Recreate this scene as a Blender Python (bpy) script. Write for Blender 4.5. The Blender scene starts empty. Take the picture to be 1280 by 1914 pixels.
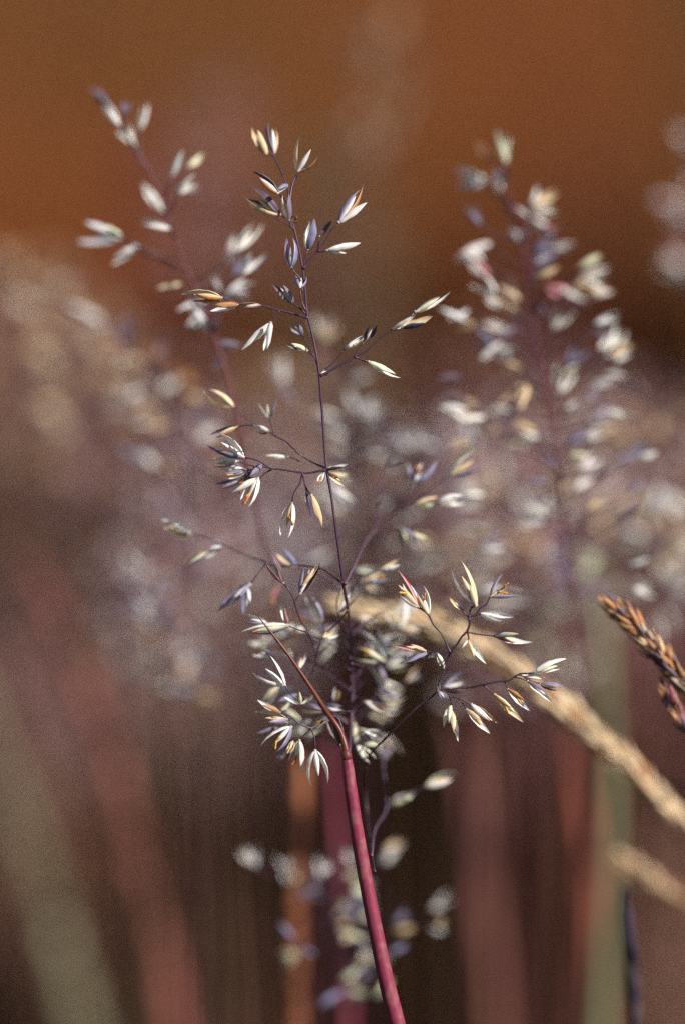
import bpy, math, random
import numpy as np
from mathutils import Vector, Matrix, Quaternion

random.seed(7)
rng = np.random.default_rng(11)
scene = bpy.context.scene
C = scene.collection

# ------------------------------------------------------------------ camera
W_PX, H_PX = 1280.0, 1914.0
D0 = 0.367                         # focus distance (m)
FW = 0.0640                        # width of the frame at the focus distance (m)
FH = FW * H_PX / W_PX
PX = FW / W_PX                     # metres per photo pixel at the focus distance
TILT = math.radians(15.0)
CAM = Vector((0.0, 0.0, 0.56))
FWD = Vector((0, math.cos(TILT), -math.sin(TILT)))
UP = Vector((0, math.sin(TILT), math.cos(TILT)))
RIGHT = Vector((1, 0, 0))
cam_data = bpy.data.cameras.new('camera')
cam = bpy.data.objects.new('camera', cam_data)
C.objects.link(cam)
cam.location = CAM
cam.rotation_euler = (math.pi / 2 - TILT, 0, 0)
cam_data.sensor_fit = 'VERTICAL'
cam_data.sensor_height = 36.0
cam_data.lens = 36.0 * D0 / FH
cam_data.clip_start = 0.02
cam_data.clip_end = 400.0
cam_data.dof.use_dof = True
cam_data.dof.focus_distance = D0
cam_data.dof.aperture_fstop = cam_data.lens / 29.0
cam_data.dof.aperture_blades = 0
scene.camera = cam

# ------------------------------------------------------------------ light
SUN = Vector((0.66, -0.40, 0.64)).normalized()
world = bpy.data.worlds.new('World')
scene.world = world
world.use_nodes = True
wn = world.node_tree
bg = wn.nodes['Background']
sky = wn.nodes.new('ShaderNodeTexSky')
sky.sky_type = 'NISHITA'
sky.sun_disc = False
sky.sun_elevation = math.asin(SUN.z)
sky.sun_rotation = math.atan2(SUN.x, SUN.y)
wn.links.new(sky.outputs['Color'], bg.inputs['Color'])
bg.inputs['Strength'].default_value = 0.05
sd = bpy.data.lights.new('sun', 'SUN')
sd.energy = 5.0
sd.angle = math.radians(0.53)
sd.color = (1.0, 0.955, 0.90)
so = bpy.data.objects.new('sun', sd)
C.objects.link(so)
so.rotation_euler = SUN.to_track_quat('Z', 'Y').to_euler()
so.location = (2, -2, 3)
scene.view_settings.view_transform = 'Standard'
scene.view_settings.look = 'None'
scene.view_settings.exposure = 0.45
scene.view_settings.gamma = 1.0
scene.view_settings.use_curve_mapping = False
scene.render.engine = 'CYCLES'
scene.cycles.max_bounces = 6
scene.cycles.transparent_max_bounces = 4
scene.cycles.use_denoising = False


# ------------------------------------------------------------------ helpers
def P(u, v, d=0.0):
    """photo pixel + millimetres behind the focus plane -> world point"""
    D = D0 + d * 0.001
    x = (u - W_PX / 2) * PX * D / D0
    y = (H_PX / 2 - v) * PX * D / D0
    return CAM + FWD * D + RIGHT * x + UP * y


def catmull(pts, rad, step):
    """dense points and radii through the control points"""
    out, ro = [], []
    n = len(pts)
    seg = [max((pts[i + 1] - pts[i]).length, 1e-7) for i in range(n - 1)]
    tan = []
    for i in range(n):
        if i == 0:
            tan.append((pts[1] - pts[0]) / seg[0])
        elif i == n - 1:
            tan.append((pts[-1] - pts[-2]) / seg[-1])
        else:
            a, b = (pts[i] - pts[i - 1]) / seg[i - 1], (pts[i + 1] - pts[i]) / seg[i]
            tan.append((a * seg[i] + b * seg[i - 1]) / (seg[i] + seg[i - 1]))
    for i in range(n - 1):
        p1, p2, L_ = pts[i], pts[i + 1], seg[i]
        m = max(2, int(L_ / step))
        for k in range(m):
            t = k / m
            t2, t3 = t * t, t * t * t
            out.append(p1 * (2 * t3 - 3 * t2 + 1) + tan[i] * (L_ * (t3 - 2 * t2 + t)) + p2 * (3 * t2 - 2 * t3) + tan[i + 1] * (L_ * (t3 - t2)))
            ro.append(rad[i] * (1 - t) + rad[i + 1] * t)
    out.append(pts[-1]); ro.append(rad[-1])
    return out, ro


def tube_mesh(name, pts, rad, sides=8, step=0.0012, wob=0.0):
    P_, R_ = catmull(pts, rad, step)
    verts, faces, uvs = [], [], []
    t0 = (P_[1] - P_[0]).normalized()
    nrm = t0.orthogonal().normalized()
    for i, p in enumerate(P_):
        a = P_[max(i - 1, 0)]; b = P_[min(i + 1, len(P_) - 1)]
        t = (b - a).normalized()
        nrm = (nrm - t * nrm.dot(t)).normalized()
        bn = t.cross(nrm)
        r = R_[i] * (1 + wob * random.uniform(-1, 1))
        for k in range(sides):
            an = 2 * math.pi * k / sides
            verts.append(p + (nrm * math.cos(an) + bn * math.sin(an)) * r)
    n = len(P_)
    for i in range(n - 1):
        for k in range(sides):
            k2 = (k + 1) % sides
            faces.append((i * sides + k, i * sides + k2, (i + 1) * sides + k2, (i + 1) * sides + k))
    verts.append(P_[0]); verts.append(P_[-1])
    for k in range(sides):
        k2 = (k + 1) % sides
        faces.append((n * sides, k2, k))
        faces.append((n * sides + 1, (n - 1) * sides + k, (n - 1) * sides + k2))
    me = bpy.data.meshes.new(name)
    me.from_pydata(verts, [], faces)
    me.polygons.foreach_set('use_smooth', [True] * len(faces))
    return me


def link(name, me, mat, parent=None, mw=None, color=None):
    """mesh object; with a parent, mw is its world matrix"""
    o = bpy.data.objects.new(name, me)
    if mat is not None and len(me.materials) == 0:
        me.materials.append(mat)
    C.objects.link(o)
    if mw is None:
        mw = Matrix.Identity(4)
    if parent is not None:
        o.parent = parent
        o.matrix_basis = WORLD[parent.name].inverted() @ mw
    else:
        o.matrix_basis = mw
    WORLD[o.name] = mw.copy()
    if color is not None:
        o.color = color
    return o


WORLD = {}


def thing(name, label, cat, loc, group=None):
    o = bpy.data.objects.new(name, None)
    o.empty_display_size = 0.01
    C.objects.link(o)
    o.location = loc
    WORLD[o.name] = Matrix.Translation(loc)
    o['label'] = label
    o['category'] = cat
    if group:
        o['group'] = group
    return o


def tube(name, parent, pix, d, rpx, mat, color, sides=8, step=None, wob=0.05):
    """tube through photo pixels; d a number or list (mm), rpx radius in photo pixels"""
    n = len(pix)
    dd = d if isinstance(d, (list, tuple)) else [d] * n
    rr = rpx if isinstance(rpx, (list, tuple)) else [rpx] * n
    if len(rr) == 2 and n != 2:
        rr = [rr[0] + (rr[1] - rr[0]) * i / (n - 1) for i in range(n)]
    if len(dd) == 2 and n != 2:
        dd = [dd[0] + (dd[1] - dd[0]) * i / (n - 1) for i in range(n)]
    pts = [P(u, v, k) for (u, v), k in zip(pix, dd)]
    me = tube_mesh(name, pts, [r * PX for r in rr], sides, step or 0.0008, wob)
    return link(name, me, mat, parent, None, color)


def to_ground(pix_pts, d, rpx, lean=0.0, r_end=None):
    """world points of a stem that runs through the pixels (top to bottom) and on down to the soil"""
    n = len(pix_pts)
    dd = d if isinstance(d, (list, tuple)) else [d] * n
    pts = [P(u, v, k) for (u, v), k in zip(pix_pts, dd)]
    rad = [r * PX for r in rpx] if isinstance(rpx, (list, tuple)) else [rpx * PX] * n
    last = pts[-1]
    t = (pts[-1] - pts[-2]).normalized()
    h = last.z
    sx = t.x / max(-t.z, 0.35)
    mid = Vector((last.x + sx * h * 0.33, last.y + lean * 0.3, h * 0.55))
    end = Vector((last.x + sx * h * 0.42, last.y + lean * 0.4, -0.004))
    pts += [mid, end]
    rad += [rad[-1] * 1.1, (r_end * PX if r_end else rad[-1] * 1.25)]
    return pts, rad


# ------------------------------------------------------------------ materials
def new_mat(name):
    m = bpy.data.materials.new(name)
    m.use_nodes = True
    nt = m.node_tree
    for n in list(nt.nodes):
        nt.nodes.remove(n)
    return m, nt


def N(nt, t, **kw):
    n = nt.nodes.new(t)
    for k, v in kw.items():
        if k.startswith('_'):
            setattr(n, k[1:], v)
        else:
            n.inputs[k].default_value = v
    return n


def mixrgb(nt, fac, a, b, blend='MIX'):
    n = nt.nodes.new('ShaderNodeMix')
    n.data_type = 'RGBA'
    n.blend_type = blend
    for sock, val in ((n.inputs[0], fac), (n.inputs[6], a), (n.inputs[7], b)):
        if hasattr(val, 'links'):
            nt.links.new(val, sock)
        else:
            sock.default_value = val
    return n.outputs[2]


def math_n(nt, op, a, b=None, c=None, clamp=False):
    n = nt.nodes.new('ShaderNodeMath')
    n.operation = op
    n.use_clamp = clamp
    for sock, val in zip(n.inputs, (a, b, c)):
        if val is None:
            continue
        if hasattr(val, 'links'):
            nt.links.new(val, sock)
        else:
            sock.default_value = val
    return n.outputs[0]


def leafy(nt, col, transl=0.35, rough=0.5, spec=0.35, bump=None):
    p = N(nt, 'ShaderNodeBsdfPrincipled', Roughness=rough)
    p.inputs['Specular IOR Level'].default_value = spec
    nt.links.new(col, p.inputs['Base Color'])
    if bump is not None:
        nt.links.new(bump, p.inputs['Normal'])
    out = nt.nodes.new('ShaderNodeOutputMaterial')
    if transl <= 0:
        nt.links.new(p.outputs[0], out.inputs['Surface'])
        return
    tr = nt.nodes.new('ShaderNodeBsdfTranslucent')
    nt.links.new(col, tr.inputs['Color'])
    ms = N(nt, 'ShaderNodeMixShader', Fac=transl)
    nt.links.new(p.outputs[0], ms.inputs[1])
    nt.links.new(tr.outputs[0], ms.inputs[2])
    nt.links.new(ms.outputs[0], out.inputs['Surface'])


def glume_material():
    """papery glume: pale margins, tinted keel and nerves, darker tip; tint is the object colour"""
    m, nt = new_mat('papery_glume')
    L = nt.links
    uv = nt.nodes.new('ShaderNodeUVMap')
    sep = nt.nodes.new('ShaderNodeSeparateXYZ')
    L.new(uv.outputs[0], sep.inputs[0])
    t, s = sep.outputs[0], sep.outputs[1]
    info = nt.nodes.new('ShaderNodeObjectInfo')
    # streaks that run along the glume
    cmb = nt.nodes.new('ShaderNodeCombineXYZ')
    L.new(math_n(nt, 'MULTIPLY', t, 1.6), cmb.inputs[0])
    L.new(math_n(nt, 'MULTIPLY', s, 9.0), cmb.inputs[1])
    L.new(math_n(nt, 'MULTIPLY', info.outputs['Random'], 37.0), cmb.inputs[2])
    no = N(nt, 'ShaderNodeTexNoise', Scale=1.0, Detail=3.0, Roughness=0.6)
    L.new(cmb.outputs[0], no.inputs['Vector'])
    cmb2 = nt.nodes.new('ShaderNodeCombineXYZ')
    L.new(math_n(nt, 'MULTIPLY', t, 5.0), cmb2.inputs[0])
    L.new(math_n(nt, 'MULTIPLY', s, 3.0), cmb2.inputs[1])
    L.new(math_n(nt, 'MULTIPLY', info.outputs['Random'], 91.0), cmb2.inputs[2])
    no2 = N(nt, 'ShaderNodeTexNoise', Scale=1.0, Detail=2.0)
    L.new(cmb2.outputs[0], no2.inputs['Vector'])
    # distance from the keel 0..1
    dk = math_n(nt, 'ABSOLUTE', math_n(nt, 'MULTIPLY_ADD', s, 2.0, -1.0))
    keel = math_n(nt, 'SUBTRACT', 1.0, math_n(nt, 'MULTIPLY', dk, 3.2), clamp=True)
    marg = math_n(nt, 'MULTIPLY_ADD', dk, 2.2, -1.2, clamp=True)
    tint = info.outputs['Color']
    pale = mixrgb(nt, 0.55, tint, (0.90, 0.87, 0.78, 1))
    dark = mixrgb(nt, 1.0, tint, (0.50, 0.40, 0.42, 1), 'MULTIPLY')
    col = mixrgb(nt, math_n(nt, 'MULTIPLY', marg, 0.7), tint, pale)
    st = math_n(nt, 'MULTIPLY_ADD', no.outputs['Fac'], 4.0, -1.9, clamp=True)
    col = mixrgb(nt, math_n(nt, 'MULTIPLY', st, 0.28), col, dark)
    col = mixrgb(nt, math_n(nt, 'MULTIPLY', keel, 0.30), col, mixrgb(nt, 0.4, dark, (0.22, 0.22, 0.10, 1)))
    # tip and foot
    bl = math_n(nt, 'MULTIPLY_ADD', no2.outputs['Fac'], 5.0, -2.6, clamp=True)
    col = mixrgb(nt, math_n(nt, 'MULTIPLY', bl, 0.24), col, (0.30, 0.13, 0.14, 1))
    tipm = math_n(nt, 'MULTIPLY_ADD', t, 5.0, -3.9, clamp=True)
    tipm = math_n(nt, 'MULTIPLY', tipm, math_n(nt, 'SUBTRACT', 1.0, info.outputs['Alpha']))
    col = mixrgb(nt, tipm, col, (0.13, 0.05, 0.07, 1))
    foot = math_n(nt, 'MULTIPLY_ADD', t, -9.0, 0.8, clamp=True)
    col = mixrgb(nt, math_n(nt, 'MULTIPLY', foot, 0.6), col, (0.16, 0.10, 0.12, 1))
    bp = N(nt, 'ShaderNodeBump', Strength=0.25, Distance=0.00006)
    L.new(no.outputs['Fac'], bp.inputs['Height'])
    leafy(nt, col, 0.17, 0.48, 0.3, bp.outputs[0])
    return m


def stem_material(name, spec=0.35, rough=0.45, scale=900.0, amount=0.5, transl=0.0):
    m, nt = new_mat(name)
    L = nt.links
    info = nt.nodes.new('ShaderNodeObjectInfo')
    tc = nt.nodes.new('ShaderNodeTexCoord')
    mp = nt.nodes.new('ShaderNodeMapping')
    mp.inputs['Scale'].default_value = (1, 1, 0.05)
    L.new(tc.outputs['Object'], mp.inputs['Vector'])
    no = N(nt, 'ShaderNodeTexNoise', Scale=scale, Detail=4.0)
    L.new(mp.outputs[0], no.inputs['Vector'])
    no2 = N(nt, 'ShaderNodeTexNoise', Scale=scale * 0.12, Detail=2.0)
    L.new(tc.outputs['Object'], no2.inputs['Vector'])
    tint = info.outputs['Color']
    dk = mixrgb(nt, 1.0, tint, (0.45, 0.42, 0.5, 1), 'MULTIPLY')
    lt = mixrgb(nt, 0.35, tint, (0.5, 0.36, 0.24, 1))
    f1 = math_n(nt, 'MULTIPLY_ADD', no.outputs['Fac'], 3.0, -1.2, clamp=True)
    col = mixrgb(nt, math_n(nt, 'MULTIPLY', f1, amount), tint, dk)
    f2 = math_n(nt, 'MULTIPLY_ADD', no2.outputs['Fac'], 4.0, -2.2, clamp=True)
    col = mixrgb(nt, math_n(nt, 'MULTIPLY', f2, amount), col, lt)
    bp = N(nt, 'ShaderNodeBump', Strength=0.3, Distance=0.00005)
    L.new(no.outputs['Fac'], bp.inputs['Height'])
    leafy(nt, col, transl, rough, spec, bp.outputs[0])
    return m


def attr_material(name, transl, rough=0.6):
    m, nt = new_mat(name)
    a = nt.nodes.new('ShaderNodeAttribute')
    a.attribute_name = 'tint'
    leafy(nt, a.outputs['Color'], transl, rough, 0.2)
    return m


def ground_material():
    m, nt = new_mat('soil_and_litter')
    L = nt.links
    tc = nt.nodes.new('ShaderNodeTexCoord')
    n1 = N(nt, 'ShaderNodeTexNoise', Scale=2.5, Detail=6.0)
    n2 = N(nt, 'ShaderNodeTexNoise', Scale=60.0, Detail=5.0)
    n3 = N(nt, 'ShaderNodeTexNoise', Scale=0.35, Detail=3.0)
    for n in (n1, n2, n3):
        L.new(tc.outputs['Object'], n.inputs['Vector'])
    c = mixrgb(nt, math_n(nt, 'MULTIPLY_ADD', n1.outputs['Fac'], 3.0, -1.0, clamp=True),
               (0.020, 0.018, 0.010, 1), (0.055, 0.032, 0.016, 1))
    c = mixrgb(nt, math_n(nt, 'MULTIPLY_ADD', n2.outputs['Fac'], 4.0, -2.0, clamp=True),
               c, (0.025, 0.030, 0.010, 1))
    c = mixrgb(nt, math_n(nt, 'MULTIPLY_ADD', n3.outputs['Fac'], 3.0, -1.4, clamp=True),
               c, (0.09, 0.045, 0.018, 1))
    bp = N(nt, 'ShaderNodeBump', Strength=0.6, Distance=0.01)
    L.new(n2.outputs['Fac'], bp.inputs['Height'])
    leafy(nt, c, 0.0, 0.9, 0.1, bp.outputs[0])
    return m


MG = glume_material()
MS = stem_material('panicle_branch', 0.4, 0.4, 2500.0)
MC = stem_material('culm_skin', 0.30, 0.5, 5200.0, 0.6)
MD = stem_material('dappled_shade_culm', 0.3, 0.5, 120.0, 0.8)  # blotches put dappled shade into the colour of the bare stems
MB = stem_material('leaf_blade', 0.4, 0.4, 1800.0, 0.5, 0.12)
MA = stem_material('anther', 0.3, 0.5, 3000.0)
MT = attr_material('meadow_leaf', 0.25)
MGR = ground_material()

KIND = {  # colour of the glume ('b' has blue violet shadow put in) and how pale its tip stays
    'w': (0.92, 0.89, 0.87, 0.85), 'y': (0.80, 0.60, 0.36, 0.5), 'o': (0.46, 0.20, 0.07, 0.4),
    'p': (0.100, 0.050, 0.085, 0.3), 'b': (0.23, 0.205, 0.34, 0.6), 'g': (0.74, 0.76, 0.52, 0.8),
    'r': (0.50, 0.16, 0.19, 0.5)}


def kind_color(k, var=0.12):
    c = KIND[k]
    f = 1 + random.uniform(-var, var)
    g = random.uniform(-0.03, 0.03)
    return (max(0.01, min(0.95, c[0] * f + g)), max(0.01, min(0.93, c[1] * f)),
            max(0.01, min(0.85, c[2] * f - g)), c[3])


# ------------------------------------------------------------------ spikelet meshes
def glume_geo(nt_=11, ns=7, bow=0.05, tip=0.0, seed=0, phi=1.45):
    """boat-shaped glume, foot at the origin, tip at z = 1, keel towards +x, unit radius scaled by the object"""
    r_ = random.Random(seed)
    V, F, UV = [], [], []
    wob = [r_.uniform(-0.06, 0.06) for _ in range(nt_ + 1)]
    for i in range(nt_ + 1):
        t = i / nt_
        f = (t ** 0.55) * ((1 - t) ** 0.75) / 0.585
        f = max(f * (1 + wob[i]), 0.05 if i == 0 else 0.012)
        ph = phi * (1 - 0.35 * t)
        bx = bow * 6.0 * math.sin(math.pi * t) + tip * 5.0 * t ** 3
        for j in range(ns):
            s = j / (ns - 1)
            a = (2 * s - 1) * ph
            k = 1.0 + 0.12 * max(0, 1 - abs(2 * s - 1) * 3)      # raised keel
            e = 1.0 + 0.10 * math.sin(9 * t + j * 2.1 + seed) * (1 if j in (0, ns - 1) else 0)
            V.append((f * math.cos(a) * k * 0.95 + bx, f * math.sin(a) * e, t))
            UV.append((t, s))
    for i in range(nt_):
        for j in range(ns - 1):
            F.append((i * ns + j, i * ns + j + 1, (i + 1) * ns + j + 1, (i + 1) * ns + j))
    return V, F, UV


def mesh_uv(name, V, F, UV, mat):
    me = bpy.data.meshes.new(name)
    me.from_pydata(V, [], F)
    ul = me.uv_layers.new(name='UVMap')
    idx = np.empty(len(me.loops), dtype=np.int32)
    me.loops.foreach_get('vertex_index', idx)
    ul.data.foreach_set('uv', np.array(UV, dtype=np.float32)[idx].ravel())
    me.polygons.foreach_set('use_smooth', [True] * len(F))
    me.materials.append(mat)
    return me


GLUMES = [mesh_uv('glume_mesh', *glume_geo(14, 9, b, tp, i), MG)
          for i, (b, tp) in enumerate([(0.03, 0), (0.06, 0.03), (0.02, 0.07), (0.05, -0.05), (0.0, 0.05), (0.07, -0.02)])]


def lathe(profile, sides=8):
    V, F, UV = [], [], []
    for (r, z) in profile:
        for k in range(sides):
            a = 2 * math.pi * k / sides
            V.append((r * math.cos(a), r * math.sin(a), z))
            UV.append((z, k / sides))
    for i in range(len(profile) - 1):
        for k in range(sides):
            k2 = (k + 1) % sides
            F.append((i * sides + k, i * sides + k2, (i + 1) * sides + k2, (i + 1) * sides + k))
    return V, F, UV


FLORET = mesh_uv('floret_mesh', *lathe([(0.002, -0.03), (0.035, -0.02), (0.045, 0.01), (0.035, 0.05), (0.06, 0.15),
                                        (0.075, 0.28), (0.065, 0.42), (0.04, 0.56), (0.015, 0.66), (0.002, 0.70)]), MG)
ANTHER = mesh_uv('anther_mesh', *lathe([(0.002, 0), (0.10, 0.04), (0.13, 0.25), (0.10, 0.5), (0.13, 0.75), (0.10, 0.96), (0.002, 1)], 6), MA)


def frame(axis, out):
    z = axis.normalized()
    x = out - z * out.dot(z)
    if x.length < 1e-9:
        x = z.orthogonal()
    x.normalize()
    y = z.cross(x)
    return Matrix((x, y, z)).transposed().to_4x4()


def spikelet(parent, base, ta, tb, d, ka='w', kb=None, anth=0, wf=1.0, turn=None):
    """one spikelet traced from the photo: its foot and the tips of its two glumes (pixels)"""
    kb = kb or ka
    if kb in 'wy' and random.random() < 0.28:
        kb = random.choice('bbp')  # darker second glumes imitate blue violet shadows by colour
    b3 = P(base[0], base[1], d)
    tips = []
    la = math.hypot(ta[0] - base[0], ta[1] - base[1])
    lb = math.hypot(tb[0] - base[0], tb[1] - base[1])
    full = max(la, lb, 46.0)
    sgn = random.choice((-1, -1, 1))
    for (q, l, e) in ((ta, la, 1), (tb, lb, -1)):
        dz = math.sqrt(max(0.0, min(full * 0.9, 50.0) ** 2 - l * l)) * sgn * 0.8 if l < full * 0.85 else 0.0
        dz += e * random.uniform(1.0, 5.0)
        tips.append(P(q[0], q[1], d + dz * PX * 1000))
    A, B = tips[0] - b3, tips[1] - b3
    axis = A.normalized() + B.normalized()
    Lw = max(A.length, B.length)
    Ms = Matrix.Translation(b3) @ frame(axis, A - B) @ Matrix.Scale(Lw, 4)
    sp = link('spikelet', FLORET, MG, parent, Ms, kind_color(random.choice('gyw')))
    cam_dir = (CAM - b3).normalized()
    for (v, o, k) in ((A, B, ka), (B, A, kb)):
        out = v.normalized() - o.normalized()
        if out.length < 0.15:
            out = out + v.cross(cam_dir).normalized() * (0.2 if v is A else -0.2)
        tw = random.uniform(-0.6, 0.6) if turn is None else turn
        R = Quaternion(v.normalized(), tw).to_matrix().to_4x4()
        r = max(0.155 * v.length, 6.0 * PX) * wf * random.uniform(0.92, 1.1)
        M = Matrix.Translation(b3) @ R @ frame(v, out) @ Matrix.Diagonal((r, r, v.length, 1))
        link('glume', random.choice(GLUMES), MG, sp, M, kind_color(k))
    for i in range(anth):
        f = random.uniform(0.35, 0.7)
        p = b3 + (A * 0.5 + B * 0.5) * f + cam_dir * 4 * PX
        dirn = (axis.normalized() + Vector((random.uniform(-1, 1), random.uniform(-1, .2), random.uniform(-1, 1))) * 0.7).normalized()
        ln = random.uniform(13, 20) * PX
        M = Matrix.Translation(p) @ frame(dirn, cam_dir) @ Matrix.Scale(ln, 4)
        link('anther', ANTHER, MA, sp, M, random.choice(((0.55, 0.20, 0.03, 1), (0.62, 0.34, 0.06, 1), (0.40, 0.12, 0.03, 1))))
    return sp


# whole spikelets in one mesh for the plants that stand out of focus
def joined(openA, seed):
    V, F, UV = [], [], []
    r0 = 0.14
    for k, sg in enumerate((1, -1)):
        v, f, uv = glume_geo(8, 5, 0.04, 0.02, seed + k)
        M = Matrix.Rotation(sg * openA / 2, 4, 'Y') @ (Matrix.Rotation(math.pi, 4, 'Z') if sg < 0 else Matrix.Identity(4)) \
            @ Matrix.Diagonal((r0, r0, 1 - 0.12 * k, 1))
        o = len(V)
        V += [tuple(M @ Vector(p)) for p in v]
        F += [tuple(i + o for i in q) for q in f]
        UV += uv
    v, f, uv = lathe([(0.03, -0.02), (0.04, 0.02), (0.07, 0.25), (0.05, 0.45), (0.005, 0.65)], 6)
    o = len(V)
    V += v; F += [tuple(i + o for i in q) for q in f]; UV += uv
    return mesh_uv('spikelet_mesh', V, F, UV, MG)


JOINED = [joined(0.12, 1), joined(0.35, 3), joined(0.7, 5), joined(0.2, 7)]


def soft_spikelet(parent, base3, axis3, length, k, mesh=None, var=0.15):
    M = Matrix.Translation(base3) @ frame(axis3, Vector((random.uniform(-1, 1), random.uniform(-1, 1), random.uniform(-1, 1)))) \
        @ Matrix.Scale(length, 4)
    return link('spikelet', mesh or random.choice(JOINED), MG, parent, M, kind_color(k, var))


PURPLE = (0.070, 0.030, 0.055, 1)
WINE = (0.13, 0.028, 0.045, 1)

# ------------------------------------------------------------------ ground and meadow
gm = bpy.data.meshes.new('ground')
gv, gf = [], []
ys = [-6, -1, 0, 0.5, 1, 1.5, 2, 2.6, 3.3, 4.2, 5.5, 7.5, 11, 18, 35, 80, 180, 360]
xs = [-300, -120, -50, -20, -8, -4, -2, -1, -0.5, 0, 0.5, 1, 2, 4, 8, 20, 50, 120, 300]
for y in ys:
    for x in xs:
        z = 0.0 if y < 5 else random.uniform(-1, 1) * 0.008 * (y - 5)
        gv.append((x, y, min(z, 0.25)))
for i in range(len(ys) - 1):
    for j in range(len(xs) - 1):
        a = i * len(xs) + j
        gf.append((a, a + 1, a + 1 + len(xs), a + len(xs)))
gm.from_pydata(gv, [], gf)
gm.polygons.foreach_set('use_smooth', [True] * len(gf))
g = link('ground', gm, MGR)
g['kind'] = 'structure'


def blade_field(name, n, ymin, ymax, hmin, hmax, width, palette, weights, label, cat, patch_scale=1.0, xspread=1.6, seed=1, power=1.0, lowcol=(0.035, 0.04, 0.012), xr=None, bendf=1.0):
    """many bent grass leaves in one mesh, coloured in patches of species"""
    r = np.random.default_rng(seed)
    y = ymin + (ymax - ymin) * r.random(n) ** power
    x = (r.random(n) * 2 - 1) * (0.35 + 0.14 * y + xspread * r.random(n) ** 3)
    if xr:
        x = 0.06 + 0.115 * y + xr * r.random(n) ** 1.3
    h = hmin + (hmax - hmin) * r.random(n) ** 1.4
    ang = r.random(n) * 2 * np.pi
    bend = (0.15 + 0.55 * r.random(n)) * h * bendf
    face = r.random(n) * np.pi
    w = width * (0.6 + 0.8 * r.random(n)) * (1 + 0.25 * y)
    pn = (np.sin(x * 15.0 * patch_scale / (0.4 + 0.3 * y) + 1.3 + seed) + np.sin(y * 2.3 + x * 7.0 * patch_scale + seed * 2.2) + np.sin((x * 4.0 - y) * 2.1 * patch_scale + 0.7)) / 3
    pal = np.array(palette)
    cw = np.cumsum(weights) / np.sum(weights)
    pick = np.clip((pn * 0.45 + 0.5) * 0.75 + 0.25 * r.random(n), 0, 0.999)
    ci = np.searchsorted(cw, pick)
    col = pal[ci] * (0.75 + 0.5 * r.random((n, 1)))
    S = 4
    V = np.empty((n, S, 2, 3)); CC = np.ones((n, S, 2, 4))
    for s in range(S):
        t = s / (S - 1)
        cx = x + np.cos(ang) * bend * t ** 1.8
        cy = y + np.sin(ang) * bend * t ** 1.8
        cz = h * (t - 0.18 * t * t)
        ww = w * (1 - 0.85 * t ** 1.5) * 0.5
        for k, sg in enumerate((-1, 1)):
            V[:, s, k, 0] = cx + sg * np.cos(face) * ww
            V[:, s, k, 1] = cy + sg * np.sin(face) * ww
            V[:, s, k, 2] = cz
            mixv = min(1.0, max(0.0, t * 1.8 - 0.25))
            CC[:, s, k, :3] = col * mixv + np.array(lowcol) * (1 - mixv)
    idx = np.arange(n)[:, None] * (S * 2)
    fs = []
    for s in range(S - 1):
        fs.append(np.stack([idx[:, 0] + s * 2, idx[:, 0] + s * 2 + 1, idx[:, 0] + s * 2 + 3, idx[:, 0] + s * 2 + 2], 1))
    Fq = np.concatenate(fs, 0)
    me = bpy.data.meshes.new(name)
    me.vertices.add(n * S * 2); me.vertices.foreach_set('co', V.reshape(-1))
    me.loops.add(Fq.size); me.loops.foreach_set('vertex_index', Fq.reshape(-1).astype(np.int32))
    me.polygons.add(len(Fq)); me.polygons.foreach_set('loop_start', np.arange(0, Fq.size, 4, dtype=np.int32))
    me.update(calc_edges=True)
    a = me.color_attributes.new('tint', 'FLOAT_COLOR', 'POINT')
    a.data.foreach_set('color', CC.reshape(-1))
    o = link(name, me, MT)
    o['kind'] = 'stuff'; o['label'] = label; o['category'] = cat
    return o


RUST = (0.35, 0.100, 0.026); RUST2 = (0.47, 0.160, 0.040); OLIVE = (0.13, 0.100, 0.032); WINEC = (0.13, 0.027, 0.020)
STRAW = (0.50, 0.34, 0.16); GREEN = (0.06, 0.085, 0.020); MAUVE = (0.34, 0.19, 0.15)
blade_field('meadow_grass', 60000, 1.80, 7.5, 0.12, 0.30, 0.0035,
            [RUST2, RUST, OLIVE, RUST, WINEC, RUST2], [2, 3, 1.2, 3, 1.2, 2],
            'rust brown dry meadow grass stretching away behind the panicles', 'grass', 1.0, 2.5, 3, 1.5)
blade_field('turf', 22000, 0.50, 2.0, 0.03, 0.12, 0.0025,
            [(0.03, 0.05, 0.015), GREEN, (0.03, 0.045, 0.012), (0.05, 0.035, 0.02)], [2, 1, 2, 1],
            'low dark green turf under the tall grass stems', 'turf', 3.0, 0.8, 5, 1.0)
blade_field('shade_grass', 30000, 0.75, 1.75, 0.35, 0.62, 0.0042,  # stand added out of view to cast shade on the near turf
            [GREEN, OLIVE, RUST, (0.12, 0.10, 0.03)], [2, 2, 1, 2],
            'unseen tall olive grass added along the sunny side to shade the turf', 'grass', 3.0, 0.8, 9, 1.6, (0.035, 0.04, 0.012), 0.5, 0.3)


# ------------------------------------------------------------------ the sharp panicle
base_pts, base_rad = to_ground([(648, 1412), (651, 1440), (656, 1480), (668, 1560), (686, 1660), (706, 1760), (728, 1860), (742, 1914), (752, 1960)],
                               0.0, [8.5, 11, 12, 12.5, 13.2, 14, 15, 15.5, 16])
T = thing('grass_panicle', 'sharply focused pale panicle with fine purple branches rising from a thick wine red stem', 'grass',
          (base_pts[-1].x, base_pts[-1].y, 0.0))
link('culm', tube_mesh('culm', base_pts, base_rad, 16, 0.0015, 0.012), MC, T, None, (0.225, 0.030, 0.062, 1))
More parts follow.
